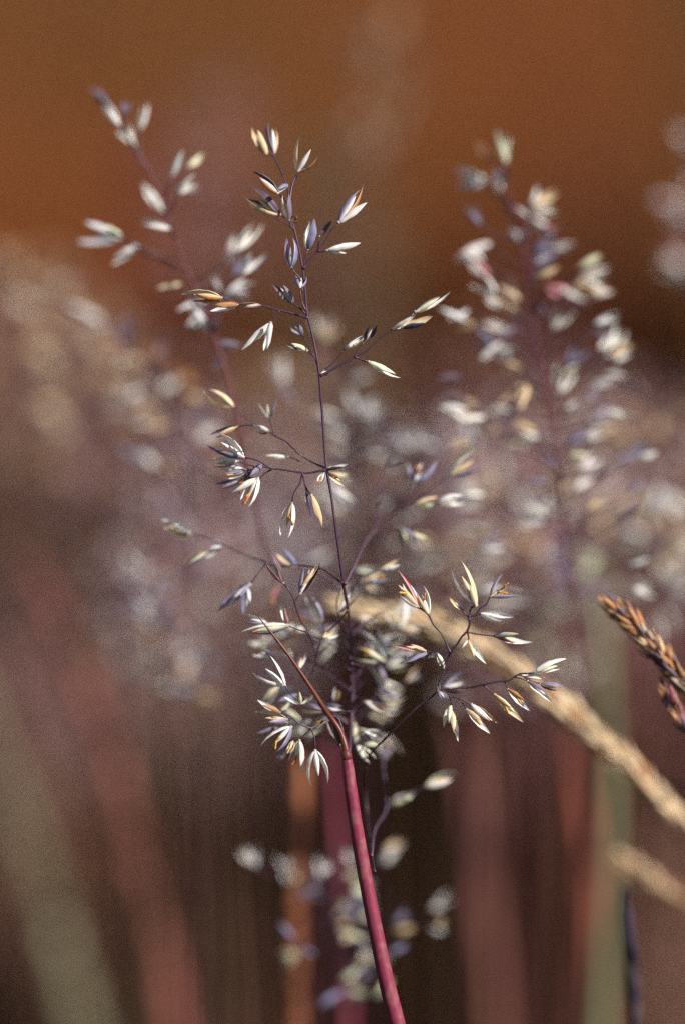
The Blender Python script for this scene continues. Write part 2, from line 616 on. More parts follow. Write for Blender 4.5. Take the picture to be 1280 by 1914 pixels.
# flag leaf: a rolled, tapering red-brown blade
lf = [(649, 1416), (644, 1392), (636, 1368), (622, 1346), (611, 1332), (592, 1302), (560, 1254), (530, 1212), (505, 1180), (480, 1149)]
tube('leaf_blade', T, lf, [0, 0, 0.3, 0.3, 0, -0.5, -0.8, -1, -1, -1], [8.5, 6.6, 5.8, 5.0, 4.6, 4.2, 3.7, 3.1, 2.3, 0.5], MB, (0.14, 0.030, 0.020, 1), 8)
tube('sheath_collar', T, [(645, 1403), (647, 1411), (649, 1420)], 0, [8.6, 10.3, 9.4], MC, (0.14, 0.03, 0.03, 1), 12)
# rachis
rach = [(652, 1412), (657, 1340), (659, 1280), (657, 1215), (652, 1150), (646, 1115), (640, 1080), (634, 1035), (627, 985), (619, 925), (612, 885),
        (607, 840), (603, 780), (599, 730), (597, 700), (591, 660), (582, 618), (575, 592), (571, 550), (567, 510), (561, 475), (553, 440),
        (546, 412), (541, 384), (538, 355), (529, 328), (517, 303), (511, 292)]
rd = [2.5, 5, 6, 5, 3.5, 2, 1, 0.5, 0, 0, 0, 0, 0, 0, 0, 0, 0, 0, 0, 0, 0, 0, 0, 0, 0.5, 1, 2, 2.5]
rr = [3, 2.6, 2.4, 2.4, 2.6, 3.4, 2.9, 2.7, 2.6, 2.5, 3.0, 2.4, 2.4, 2.4, 2.9, 2.3, 2.3, 2.7, 2.1, 2.2, 2.0, 2.1, 2.2, 1.9, 1.8, 1.6, 1.5, 1.3]
tube('rachis', T, rach, rd, rr, MS, PURPLE, 8)


def br(pix, d=0.0, r=(1.9, 1.3), col=PURPLE, name='branch', parent=None):
    n = len(pix)
    rl = [r[0] + (r[-1] - r[0]) * i / (n - 1) for i in range(n)]
    a, b = Vector(pix[0]), Vector(pix[1])
    f = min(0.4, 6.0 / max((b - a).length, 1e-3))             # short swelling where the branch leaves its axis
    q = a.lerp(b, f)
    dd = list(d) if isinstance(d, (list, tuple)) else [d] * n
    if len(dd) != n:
        dd = [dd[0] + (dd[-1] - dd[0]) * i / (n - 1) for i in range(n)]
    pix = [pix[0], (q.x, q.y)] + list(pix[1:])
    dd = [dd[0], dd[0] + (dd[1] - dd[0]) * f] + dd[1:]
    rl = [rl[0] * 1.75, rl[0] * 1.1] + rl[1:]
    rl[-1] *= 1.25
    return tube(name, parent or T, pix, dd, rl, MS, col, 7, 0.0006, 0.13)


# -- branches (photo pixels)
br([(511, 292), (504, 288), (499, 291)], 2.7, (1.4, 1.2))
br([(511, 292), (513, 286)], 2.7, (1.3, 1.2), name='pedicel')
br([(541, 380), (546, 348), (553, 330), (557, 321)], [0, 0.5, 1, 1])
br([(546, 352), (552, 338), (556, 328)], 1.5, (1.2, 1.0), name='pedicel')
br([(541, 384), (532, 372), (520, 362)], [0, 1, 1], (1.4, 1.2), name='pedicel')
br([(540, 372), (539, 358), (538, 346)], 0, (1.3, 1.1), name='pedicel')
br([(547, 420), (538, 408), (524, 401)], [0, 1, 1], (1.9, 1.4))
br([(546, 424), (530, 416), (515, 408)], 2, (1.3, 1.0), name='pedicel')
br([(549, 428), (544, 420), (541, 412)], -0.5, (1.5, 1.3), name='pedicel')
br([(567, 505), (570, 485), (575, 467)], 0, (1.5, 1.2), name='pedicel')
br([(567, 502), (575, 490), (586, 478), (593, 471), (602, 470), (611, 467)], 0, (2.2, 2.0))
br([(593, 471), (595, 458), (597, 442)], [0, 0.7, 1], (1.6, 1.2), name='pedicel')
br([(595, 470), (608, 450), (620, 430), (632, 416)], 0, (1.5, 1.3), name='pedicel')
br([(566, 545), (561, 520), (552, 510), (545, 500)], -0.5, (1.5, 1.2), name='pedicel')
br([(571, 580), (564, 562), (561, 538)], -0.7, (1.5, 1.2), name='pedicel')
br([(575, 590), (565, 580), (548, 567)], 0.5, (1.6, 1.3), name='pedicel')
br([(576, 594), (560, 590), (540, 584), (522, 580), (505, 575), (488, 571), (465, 569), (445, 567), (430, 561), (415, 557)], 0, (2.4, 1.4))
br([(522, 581), (516, 592), (507, 602)], 0, (1.6, 1.3), name='pedicel')
br([(452, 568), (448, 569), (445, 570)], 0, (1.2, 1.1), name='pedicel')
br([(596, 690), (588, 668), (576, 656)], [0, .6, 1], (1.6, 1.3))
br([(586, 665), (575, 645), (565, 627)], [0.6, 1.5, 2], (1.3, 1.1), name='pedicel')
br([(599, 702), (612, 696), (635, 682), (655, 672), (663, 667), (685, 656), (705, 636), (732, 616), (752, 605), (775, 583)], 0, (2.6, 1.3))
br([(600, 698), (615, 685), (632, 668), (645, 652)], 1, (1.6, 1.2))
br([(662, 667), (668, 655), (681, 637)], 0, (1.6, 1.2), name='pedicel')
br([(663, 667), (675, 672), (688, 676)], 0, (1.7, 1.9), name='pedicel')
br([(735, 616), (745, 616), (752, 613)], 0, (1.2, 1.1), name='pedicel')
# whorl at the middle of the stem, left side
br([(611, 880), (598, 880), (580, 884), (566, 884), (548, 881), (520, 877), (508, 876), (495, 868), (480, 860), (456, 855)], 0, (2.2, 1.3))
br([(610, 876), (580, 862), (555, 845), (535, 825), (515, 815), (503, 806), (480, 795), (465, 785), (437, 760)], [0, 1, 1, 0, -1, -2, -3, -3.5, -4], (1.7, 1.3))
br([(512, 812), (508, 798), (503, 782)], [0, 2, 4], (1.2, 1.0), name='pedicel')
br([(474, 795), (458, 795), (445, 798)], [-2, 0, 2], (1.2, 1.0), name='pedicel')
br([(560, 862), (550, 857), (540, 855)], [1, 2, 3], (1.1, 0.9), name='pedicel')
br([(508, 877), (495, 885), (487, 893), (482, 895)], 0.3, (1.5, 1.2))
br([(500, 874), (492, 872), (478, 877), (462, 877)], 1, (1.4, 1.1))
br([(478, 872), (460, 868), (446, 862)], 1, (1.2, 1.0), name='pedicel')
br([(466, 877), (458, 888), (450, 898)], 1.5, (1.2, 1.0), name='pedicel')
br([(505, 876), (498, 870), (492, 868)], 0.7, (1.2, 1.1), name='pedicel')
br([(566, 885), (560, 905), (550, 920), (546, 940)], 0, (1.7, 1.3))
br([(566, 885), (570, 905), (576, 918), (582, 925)], 0, (1.5, 1.3))
br([(571, 908), (572, 914), (573, 919)], 0, (1.1, 1.0), name='pedicel')
# right branch, a little behind the plane of focus
br([(644, 1092), (662, 1058), (685, 1010), (704, 982), (707, 945), (712, 910), (722, 872)], [1, 3, 6, 8, 8, 8, 8], (2.2, 1.2), (0.12, 0.06, 0.10, 1))
br([(704, 982), (730, 963), (755, 948), (776, 941), (800, 938), (818, 937)], [8, 7.5, 7, 6.5, 6, 6], (1.7, 1.2), (0.12, 0.06, 0.10, 1))
br([(760, 946), (768, 925), (775, 903)], 7, (1.3, 1.1), name='pedicel')
br([(776, 940), (810, 910), (843, 887)], 7, (1.2, 1.0), name='pedicel')
br([(704, 983), (730, 984), (750, 988), (770, 997)], 8, (1.4, 1.1))
# left branch behind
br([(640, 1090), (600, 1062), (560, 1056), (520, 1058), (492, 1050), (465, 1040), (420, 1020), (385, 1005), (357, 998)], [1, 3, 4, 4, 5, 6, 6, 6, 6], (1.8, 1.1))
br([(495, 1055), (480, 1075), (468, 1092)], [4.5, 4, 4], (1.3, 1.1), name='pedicel')
br([(418, 1020), (400, 1028), (388, 1032)], [6, 5.5, 5], (1.2, 1.0), name='pedicel')
br([(650, 1140), (630, 1165), (605, 1190), (590, 1225), (582, 1260)], [2, 3, 3.5, 4, 4], (1.7, 1.3))
br([(590, 1225), (575, 1180), (560, 1155), (552, 1130), (545, 1110), (530, 1090)], [4, 1.5, 1, 0.5, 0, 0], (1.6, 1.4))
br([(549, 1128), (555, 1118), (561, 1110)], 0.7, (1.2, 1.1), name='pedicel')
br([(605, 1190), (605, 1175), (603, 1160)], [3.5, 4.5, 5], (1.2, 1.1), name='pedicel')
br([(640, 1165), (636, 1155), (632, 1143)], [3, 3.6, 4], (1.2, 1.1), name='pedicel')
br([(575, 1182), (555, 1176), (537, 1169)], 1.5, (1.2, 1.0), name='pedicel')
br([(654, 1330), (620, 1330), (585, 1325), (563, 1315), (545, 1300), (533, 1281)], [2, 2, 2, 2, 1.5, 1], (1.6, 1.1))
br([(655, 1240), (685, 1245), (718, 1236)], [3, 5, 6], (1.4, 1.1))
br([(657, 1300), (690, 1310), (735, 1305)], [3, 7, 10], (1.3, 1.1))
# lower left cluster
br([(650, 1395), (625, 1338), (605, 1347), (582, 1361), (560, 1353), (546, 1341), (535, 1335), (524, 1332)], [1, 1.5, 1, 0, 0, 0, 0, 0], (1.6, 1.4))
br([(547, 1342), (543, 1343), (537, 1345)], 0, (1.3, 1.2), name='pedicel')
br([(556, 1352), (550, 1355), (545, 1358)], 0, (1.3, 1.2), name='pedicel')
br([(582, 1361), (570, 1373), (560, 1383)], 0.2, (1.3, 1.2), name='pedicel')
br([(582, 1361), (588, 1380), (589, 1402)], -0.4, (1.5, 1.3), name='pedicel')
# right cluster with its dark zigzag branches
br([(700, 1630), (690, 1560), (684, 1500), (681, 1445), (690, 1412), (720, 1380), (755, 1345), (790, 1313), (812, 1297), (818, 1285), (823, 1268), (833, 1245),
    (841, 1220), (855, 1202), (862, 1190), (872, 1180), (877, 1166), (876, 1152)],
   [0.6, 5, 7, 6, 3.5, 1.2, 0.3, 0, 0, 0, 0, 0, 0, 0, 0, 0, 0, 0], (1.7, 2.2), (0.045, 0.018, 0.035, 1))
DK = (0.045, 0.020, 0.038, 1)
br([(841, 1220), (832, 1200), (824, 1184), (810, 1168), (803, 1155), (800, 1147)], 0, (1.7, 1.8), DK)
br([(800, 1148), (792, 1142), (782, 1135)], 0, (1.7, 1.5), DK, 'pedicel')
br([(840, 1219), (825, 1220), (808, 1220), (796, 1216)], 0, (1.3, 1.1), DK)
br([(808, 1220), (804, 1219), (800, 1218)], 0.2, (1.1, 1.0), DK, 'pedicel')
br([(812, 1220), (815, 1221), (817, 1222)], -0.2, (1.1, 1.0), DK, 'pedicel')
br([(872, 1181), (890, 1185), (908, 1187), (925, 1189)], 0, (1.6, 1.3), DK)
br([(873, 1182), (875, 1190), (875, 1198)], 0, (1.5, 1.4), DK, 'pedicel')
br([(876, 1152), (882, 1151), (889, 1150), (892, 1143), (897, 1136), (908, 1130), (912, 1121), (916, 1115)], 0, (1.8, 1.3), DK)
br([(890, 1150), (894, 1148), (898, 1147)], 0, (1.3, 1.2), DK, 'pedicel')
br([(876, 1153), (877, 1145), (880, 1136), (889, 1131)], 0.2, (1.6, 1.4), DK, 'pedicel')
br([(876, 1153), (869, 1148), (864, 1141)], 0, (1.6, 1.4), DK, 'pedicel')
br([(818, 1288), (840, 1287), (870, 1286), (905, 1279), (930, 1274), (950, 1272), (962, 1264), (972, 1259), (985, 1259), (998, 1257)], [0, 1, 1, 0, 0, 0, 0, 0, 0, 0], (2.2, 1.3), DK)
br([(818, 1297), (835, 1300), (852, 1304), (868, 1310), (880, 1316)], 0, (1.9, 1.3), DK)
br([(840, 1301), (843, 1310), (842, 1318)], 0, (1.8, 1.7), DK, 'pedicel')
br([(856, 1305), (864, 1315), (871, 1326)], 0.3, (1.1, 1.0), DK, 'pedicel')
br([(903, 1281), (914, 1290), (923, 1298)], 0.2, (1.2, 1.1), DK, 'pedicel')
br([(942, 1273), (946, 1280), (948, 1288)], 0.2, (1.2, 1.1), DK, 'pedicel')
br([(960, 1265), (972, 1268), (985, 1273), (997, 1275), (1008, 1278)], 0.3, (1.2, 1.0), DK, 'pedicel')
br([(968, 1261), (971, 1262), (975, 1262)], 0.4, (1.1, 1.0), DK, 'pedicel')
# low stalks right of the stem
br([(694, 1600), (703, 1545), (722, 1512), (720, 1470), (716, 1420), (722, 1380)], [1, 6, 8, 9, 10, 10], (1.8, 1.3), (0.12, 0.07, 0.12, 1))
br([(722, 1512), (724, 1508), (727, 1504)], [8, 9, 10], (1.3, 1.2), name='pedicel')
br([(724, 1500), (765, 1482), (795, 1470)], [8, 10, 10], (1.3, 1.1))

S = [
 # foot, tip a, tip b, depth mm, kinds, anthers, width
 ((499, 291), (470, 238), (480, 243), 3, 'y', 'y', 0, 1.2), ((513, 286), (502, 222), (514, 238), 3, 'p', 'y', 0, 1),
 ((557, 321), (565, 252), (595, 294), 1, 'y', 'o', 0, 1.05), ((520, 362), (472, 320), (481, 327), 1, 'p', 'o', 0, 1),
 ((538, 346), (516, 360), (519, 354), 0, 'w', 'w', 0, 1), ((524, 402), (455, 366), (471, 349), 1, 'y', 'p', 0, 1.1),
 ((522, 404), (462, 372), (474, 378), 1.4, 'p', 'y', 0, 0.9),
 ((541, 412), (530, 364), (538, 362), -1, 'w', 'y', 0, 1), ((541, 416), (562, 411), (556, 401), 0, 'o', 'o', 1, 1),
 ((575, 467), (580, 413), (588, 408), 0, 'w', 'w', 0, 1.25), ((545, 500), (537, 444), (549, 444), 0, 'b', 'b', 0, 1.2),
 ((597, 442), (620, 412), (611, 417), 1, 'p', 'y', 0, 1), ((632, 416), (679, 345), (673, 353), 0, 'o', 'y', 0, 0.85),
 ((632, 417), (686, 379), (668, 388), 0, 'w', 'p', 0, 1), ((611, 468), (674, 454), (648, 472), 0, 'w', 'w', 0, 1),
 ((561, 538), (554, 513), (573, 515), -1, 'b', 'b', 0, 1.1),
 ((548, 567), (509, 530), (528, 533), 1, 'p', 'b', 0, 1), ((415, 557), (339, 549), (364, 550), 0, 'y', 'o', 0, 1),
 ((412, 561), (358, 563), (375, 566), 0.4, 'o', 'p', 0, 0.5), ((445, 569), (393, 581), (401, 571), 0, 'w', 'o', 0, 1),
 ((488, 571), (448, 568), (454, 575), 0, 'y', 'p', 0, 0.9), ((506, 603), (451, 655), (483, 634), 0, 'w', 'w', 0, 0.8),
 ((507, 602), (493, 656), (499, 653), -1, 'w', 'w', 0, 0.85), ((565, 627), (541, 606), (553, 602), 2, 'b', 'b', 0, 1.3),
 ((576, 656), (536, 645), (545, 642), 1, 'p', 'g', 0, 1), ((645, 652), (684, 626), (679, 629), 1, 'g', 'w', 0, 1),
 ((681, 637), (706, 607), (694, 607), 0, 'p', 'p', 0, 1.25), ((732, 616), (778, 586), (768, 591), 0, 'w', 'w', 0, 0.9),
 ((752, 613), (809, 590), (797, 603), 0, 'y', 'p', 0, 1.1), ((775, 583), (841, 543), (826, 553), 0, 'w', 'p', 0, 0.9),
 ((688, 676), (748, 706), (738, 701), 0, 'w', 'g', 0, 1), ((600, 698), (620, 687), (617, 699), 0.5, 'p', 'p', 0, 0.7),
 # middle left
 ((437, 760), (379, 731), (391, 728), -4, 'y', 'y', 0, 1.25), ((503, 806), (472, 795), (478, 803), -3, 'w', 'p', 0, 1.1),
 ((445, 798), (392, 813), (402, 817), 2, 'p', 'o', 0, 0.9), ((503, 782), (483, 751), (515, 744), 4, 'w', 'b', 0, 0.9),
 ((456, 855), (410, 809), (388, 827), 0, 'w', 'w', 0, 1.05), ((446, 862), (387, 863), (398, 871), 1, 'w', 'b', 0, 1),
 ((455, 877), (414, 860), (411, 873), 2, 'w', 'w', 0, 1), ((462, 878), (424, 896), (418, 888), 1.2, 'w', 'b', 1, 1),
 ((450, 898), (402, 905), (412, 913), 2, 'b', 'p', 0, 0.9), ((492, 868), (456, 896), (466, 890), 1, 'p', 'b', 0, 1.1),
 ((483, 893), (447, 946), (464, 948), 0, 'w', 'w', 3, 1.05), ((479, 894), (434, 921), (452, 899), 0, 'w', 'y', 2, 1),
 ((540, 855), (496, 852), (506, 848), 3, 'w', 'y', 1, 0.9), ((546, 940), (524, 1001), (538, 1006), 0, 'w', 'w', 1, 1.05),
 ((582, 925), (602, 985), (595, 968), 0, 'y', 'y', 0, 0.95), ((573, 918), (578, 958), (581, 968), 0, 'w', 'p', 0, 0.8),
 ((608, 878), (651, 867), (645, 873), 0, 'w', 'w', 0, 0.9), ((612, 885), (646, 910), (641, 897), 0.6, 'y', 'o', 1, 0.9),
 ((615, 886), (662, 896), (655, 885), 5, 'g', 'y', 0, 1), ((606, 884), (593, 905), (604, 907), -0.6, 'w', 'w', 1, 1),
 ((622, 912), (662, 946), (648, 950), 12, 'w', 'b', 0, 1.2),
 # right branch behind
 ((722, 871), (751, 863), (742, 848), 8, 'p', 'p', 0, 1), ((705, 946), (716, 925), (708, 920), 8, 'p', 'b', 0, 1),
 ((775, 903), (764, 862), (816, 860), 7, 'b', 'b', 3, 1.1), ((843, 887), (888, 846), (908, 862), 7, 'g', 'w', 0, 1.05),
 ((775, 942), (824, 939), (820, 931), 6, 'g', 'y', 1, 1.1), ((818, 938), (870, 940), (864, 928), 6, 'w', 'w', 0, 1.2),
 ((750, 988), (754, 1032), (782, 1026), 8, 'p', 'b', 0, 1.2), ((770, 997), (808, 1016), (800, 1004), 7, 'y', 'y', 0, 1),
 # left branch behind
 ((357, 1000), (293, 971), (302, 980), 6, 'w', 'g', 0, 1), ((418, 1020), (384, 1043), (396, 1008), 6, 'w', 'b', 0, 1),
 ((388, 1032), (338, 1056), (346, 1062), 5, 'o', 'p', 0, 0.8), ((468, 1092), (406, 1142), (436, 1126), 4, 'b', 'b', 0, 1),
 ((462, 1098), (455, 1149), (466, 1132), 4, 'b', 'w', 0, 0.9), ((530, 1090), (494, 1045), (508, 1034), 0, 'r', 'p', 0, 1.05),
 ((561, 1110), (598, 1051), (571, 1060), 0.8, 'p', 'b', 0, 1.1), ((566, 1095), (598, 1050), (594, 1055), 0.4, 'y', 'y', 0, 0.5),
 ((520, 1094), (496, 1132), (504, 1130), 10, 'y', 'r', 1, 1), ((603, 1160), (570, 1113), (582, 1113), 5, 'w', 'b', 0, 1.1),
 ((632, 1143), (653, 1088), (671, 1105), 4, 'y', 'w', 0, 1.05), ((538, 1168), (522, 1129), (531, 1135), 2, 'w', 'r', 0, 1),
 ((538, 1169), (449, 1188), (462, 1178), 1.5, 'w', 'w', 1, 0.95), ((500, 1165), (457, 1149), (460, 1160), 2, 'w', 'b', 0, 1),
 ((514, 1226), (473, 1222), (488, 1214), 4, 'w', 'p', 0, 1.1), ((533, 1281), (469, 1256), (502, 1227), 1, 'w', 'w', 0, 1.0),
 ((563, 1316), (532, 1301), (591, 1289), 2, 'w', 'g', 0, 1.05), ((602, 1330), (564, 1326), (572, 1314), 4, 'g', 'w', 0, 1.1),
 ((558, 1250), (571, 1220), (563, 1222), 3, 'w', 'p', 0, 1), ((604, 1191), (634, 1185), (630, 1179), 3, 'w', 'g', 0, 1),
 ((626, 1312), (628, 1284), (634, 1290), 6, 'w', 'y', 1, 0.9), ((610, 1318), (646, 1331), (640, 1322), 4, 'w', 'b', 0, 1.1),
 ((718, 1236), (664, 1179), (658, 1226), 6, 'w', 'g', 2, 1.3), ((722, 1238), (690, 1180), (702, 1174), 7, 'g', 'w', 0, 1),
 ((720, 1278), (690, 1240), (700, 1238), 8, 'w', 'b', 0, 1.1), ((738, 1305), (700, 1290), (706, 1284), 10, 'w', 'b', 0, 1.1),
 ((745, 1178), (714, 1139), (757, 1124), 9, 'w', 'w', 0, 1.2), ((636, 1392), (612, 1342), (620, 1346), 1, 'p', 'p', 0, 1.3),  # dark pair beside the stem: deep shadow put into their colour
 ((640, 1400), (622, 1362), (628, 1358), 2, 'p', 'p', 0, 1.2), ((662, 1350), (670, 1390), (664, 1392), 6, 'w', 'g', 0, 1.1),
 # lower left cluster
 ((524, 1332), (481, 1308), (488, 1317), 0, 'w', 'o', 0, 0.95), ((537, 1345), (477, 1330), (502, 1350), 0, 'g', 'y', 1, 1),
 ((538, 1350), (513, 1358), (520, 1361), 1, 'w', 'g', 0, 0.9), ((520, 1360), (479, 1372), (486, 1368), 2.5, 'b', 'p', 0, 0.8),
 ((545, 1358), (485, 1394), (515, 1407), 0, 'w', 'w', 2, 0.95), ((560, 1383), (561, 1446), (541, 1424), 0, 'w', 'w', 2, 1.0),
 ((555, 1388), (511, 1429), (518, 1425), 4, 'b', 'p', 0, 0.6), ((589, 1402), (613, 1464), (582, 1471), -0.6, 'w', 'w', 0, 1.0),
 ((548, 1385), (537, 1404), (541, 1408), 0.5, 'g', 'y', 1, 0.8),
 # right cluster
 ((782, 1135), (739, 1066), (743, 1106), 0, 'r', 'w', 2, 0.95), ((784, 1137), (752, 1088), (762, 1090), 0.4, 'w', 'w', 0, 0.9),
 ((800, 1148), (792, 1094), (778, 1107), 0, 'w', 'y', 1, 0.95), ((890, 1132), (861, 1048), (842, 1062), 0, 'y', 'w', 0, 0.75),
 ((889, 1134), (868, 1090), (876, 1092), -0.3, 'g', 'y', 0, 0.9), ((864, 1142), (840, 1117), (849, 1122), 0, 'y', 'p', 0, 1),
 ((916, 1115), (939, 1071), (966, 1112), 0, 'b', 'b', 3, 0.95), ((898, 1147), (959, 1153), (938, 1161), 0, 'w', 'w', 0, 0.95),
 ((925, 1188), (995, 1200), (946, 1176), 0, 'w', 'b', 0, 0.85), ((925, 1190), (985, 1202), (960, 1203), 0.3, 'g', 'w', 0, 0.7),
 ((875, 1197), (908, 1241), (866, 1214), 0, 'w', 'w', 0, 0.95), ((795, 1217), (737, 1208), (765, 1206), 0, 'r', 'y', 0, 0.8),
 ((800, 1218), (747, 1241), (760, 1238), 0.3, 'w', 'b', 0, 0.85), ((817, 1222), (830, 1253), (824, 1246), -0.3, 'w', 'g', 0, 1),
 ((818, 1222), (800, 1231), (803, 1227), -0.3, 'w', 'w', 0, 0.9), ((820, 1293), (838, 1306), (826, 1309), -0.4, 'w', 'w', 0, 0.9),
 ((818, 1296), (814, 1282), (820, 1274), 0, 'p', 'w', 0, 0.6),
 ((828, 1287), (872, 1254), (878, 1291), 6, 'b', 'w', 0, 1.1), ((842, 1318), (829, 1359), (838, 1350), 0, 'w', 'g', 0, 1.15),
 ((844, 1330), (856, 1386), (847, 1368), 0, 'w', 'y', 1, 0.9), ((880, 1316), (930, 1352), (916, 1347), 0, 'y', 'w', 0, 0.8),
 ((871, 1326), (916, 1371), (900, 1351), 0, 'w', 'y', 1, 0.9), ((923, 1298), (979, 1350), (955, 1324), 0, 'y', 'o', 1, 0.85),
 ((948, 1288), (989, 1329), (982, 1311), 0, 'w', 'o', 1, 0.85), ((998, 1256), (1058, 1232), (1046, 1249), 0, 'w', 'w', 0, 0.95),
 ((975, 1262), (1020, 1268), (1026, 1276), 0.5, 'w', 'o', 0, 0.95), ((985, 1273), (1031, 1313), (1020, 1296), 0, 'w', 'b', 0, 0.95),
 ((1008, 1278), (1053, 1284), (1040, 1291), 0.3, 'b', 'w', 0, 0.9),
 # low, behind
 ((725, 1505), (777, 1479), (770, 1490), 10, 'w', 'g', 0, 1.3), ((795, 1470), (856, 1444), (845, 1456), 10, 'g', 'w', 0, 1.2),
 ((718, 1420), (706, 1380), (728, 1382), 11, 'w', 'b', 0, 1.1),
]
for (b_, a_, c_, d_, ka, kb, an, wf) in S:
    spikelet(T, b_, a_, c_, d_, ka, kb, an, wf)


rx = random.Random(77)
for i in range(42):
    v = rx.uniform(1040, 1400)
    f = (v - 1060) / 340
    d = rx.uniform(3, 13)
    ru = 648 + 8 * math.sin(f * 3)
    du = rx.choice((-1, 1)) * rx.uniform(18, 80 + 80 * math.sin(math.pi * min(1, f + 0.1)))
    if du > 0:
        du *= 0.8
    bu, bv = ru + du, v + rx.uniform(-25, 10)
    a = math.atan2(rx.uniform(-0.9, 0.9), du / abs(du)) + rx.uniform(-0.4, 0.4)
    l = rx.uniform(40, 56)
    o = rx.uniform(0.1, 0.55)
    spikelet(T, (bu, bv), (bu + l * math.cos(a + o / 2), bv - l * math.sin(a + o / 2)), (bu + l * .9 * math.cos(a - o / 2), bv - l * .9 * math.sin(a - o / 2)),
             d, rx.choice('wwwwgy'), rx.choice('wwgbp'), 1 if rx.random() < 0.15 else 0, rx.uniform(0.95, 1.2))
    br([(654, min(1395, bv + abs(du) * 0.5 + 8)), (ru + du * 0.55 + rx.uniform(-6, 6), bv + abs(du) * 0.16 + rx.uniform(-5, 5)), (bu, bv)], [5, (5 + d) / 2, d], (1.3, 0.9))


# ------------------------------------------------------------------ panicles out of focus, traced
def soft_plant(name, label, cat, stem_pix, d, r_px, items, col, group=None, klist='wwwb', link_r=1.2, spread=5.0):
    """stem_pix: rachis from tip down; items: (foot, tip, kind) spikelets hung on the rachis"""
    dl = [d + max(0.0, v - 900.0) * 0.05 for (u, v) in stem_pix]
    pts, rad = to_ground(stem_pix, dl, [r_px * (0.45 + 0.55 * i / (len(stem_pix) - 1)) for i in range(len(stem_pix))])
    t = thing(name, label, cat, (pts[-1].x, pts[-1].y, 0), group)
    link('culm', tube_mesh('culm', pts, rad, 8, 0.004, 0.03), MC, t, None, col)
    sc = D0 / (D0 + (d if not isinstance(d, (list, tuple)) else d[0]) * 0.001)
    for it in items:
        (bu, bv), (tu, tv), k = it[:3]
        dd = (d if not isinstance(d, (list, tuple)) else d[0]) + random.uniform(-spread, spread) * 0.5
        b3 = P(bu, bv, dd)
        a3 = P(tu, tv, dd + random.uniform(-1, 1)) - b3
        soft_spikelet(t, b3, a3, a3.length * 1.02, k, JOINED[it[3]] if len(it) > 3 else None)
        # branch to the nearest rachis point that lies below the spikelet's foot
        best, bd = None, 1e9
        for i in range(len(pts) - 2):
            for f in (0, 0.33, 0.66):
                q = pts[i].lerp(pts[i + 1], f)
                low = (b3.z - q.z)
                dist = (q - b3).length + (0.02 if low < 0.002 else 0)
                if dist < bd:
                    bd, best = dist, q
        mid = best.lerp(b3, 0.55) + Vector((0, 0, -0.06 * (b3 - best).length))
        link('branch', tube_mesh('branch', [best, mid, b3], [link_r * PX * 1.2, link_r * PX, link_r * PX * 0.9], 5, 0.003), MS, t, None, PURPLE)
    return t


def along(axis, v0, v1, n, spread, ln, klist, seed):
    """extra spikelets on short side branches along an axis (pixels)"""
    r = random.Random(seed)
    out = []
    for _ in range(n):
        v = r.uniform(v0, v1)
        for (a, b) in zip(axis, axis[1:]):
            if a[1] <= v <= b[1]:
                f = (v - a[1]) / max(b[1] - a[1], 1e-6)
                u = a[0] + (b[0] - a[0]) * f
                break
        else:
            u = axis[0][0]
        w = spread * (0.25 + 0.75 * min(1.0, (v - v0) / 260.0))
        du = r.choice((-1, 1)) * w * (0.12 + 0.88 * r.random() ** 0.8)
        bu, bv = u + du, v - abs(du) * r.uniform(-0.1, 0.35)
        a = math.atan2(r.uniform(-0.35, 0.9), du / abs(du)) + r.uniform(-0.3, 0.3)
        l = ln * r.uniform(0.8, 1.15)
        out.append(((bu, bv), (bu + l * math.cos(a), bv - l * math.sin(a)), r.choice(klist), r.choice((0, 0, 1, 2, 3))))
    return out


def fan(cu, cv, n, rad, ln, klist, ang0=0, ang1=360):
    """a loose handful of spikelets about a pixel"""
    out = []
    for _ in range(n):
        a = math.radians(random.uniform(ang0, ang1))
        r = rad * math.sqrt(random.random())
        bu, bv = cu + r * math.cos(a), cv - r * math.sin(a) * 1.1
        b = a + random.uniform(-0.9, 0.9)
        l = ln * random.uniform(0.8, 1.2)
        out.append(((bu, bv), (bu + l * math.cos(b), bv - l * math.sin(b)), random.choice(klist)))
    return out


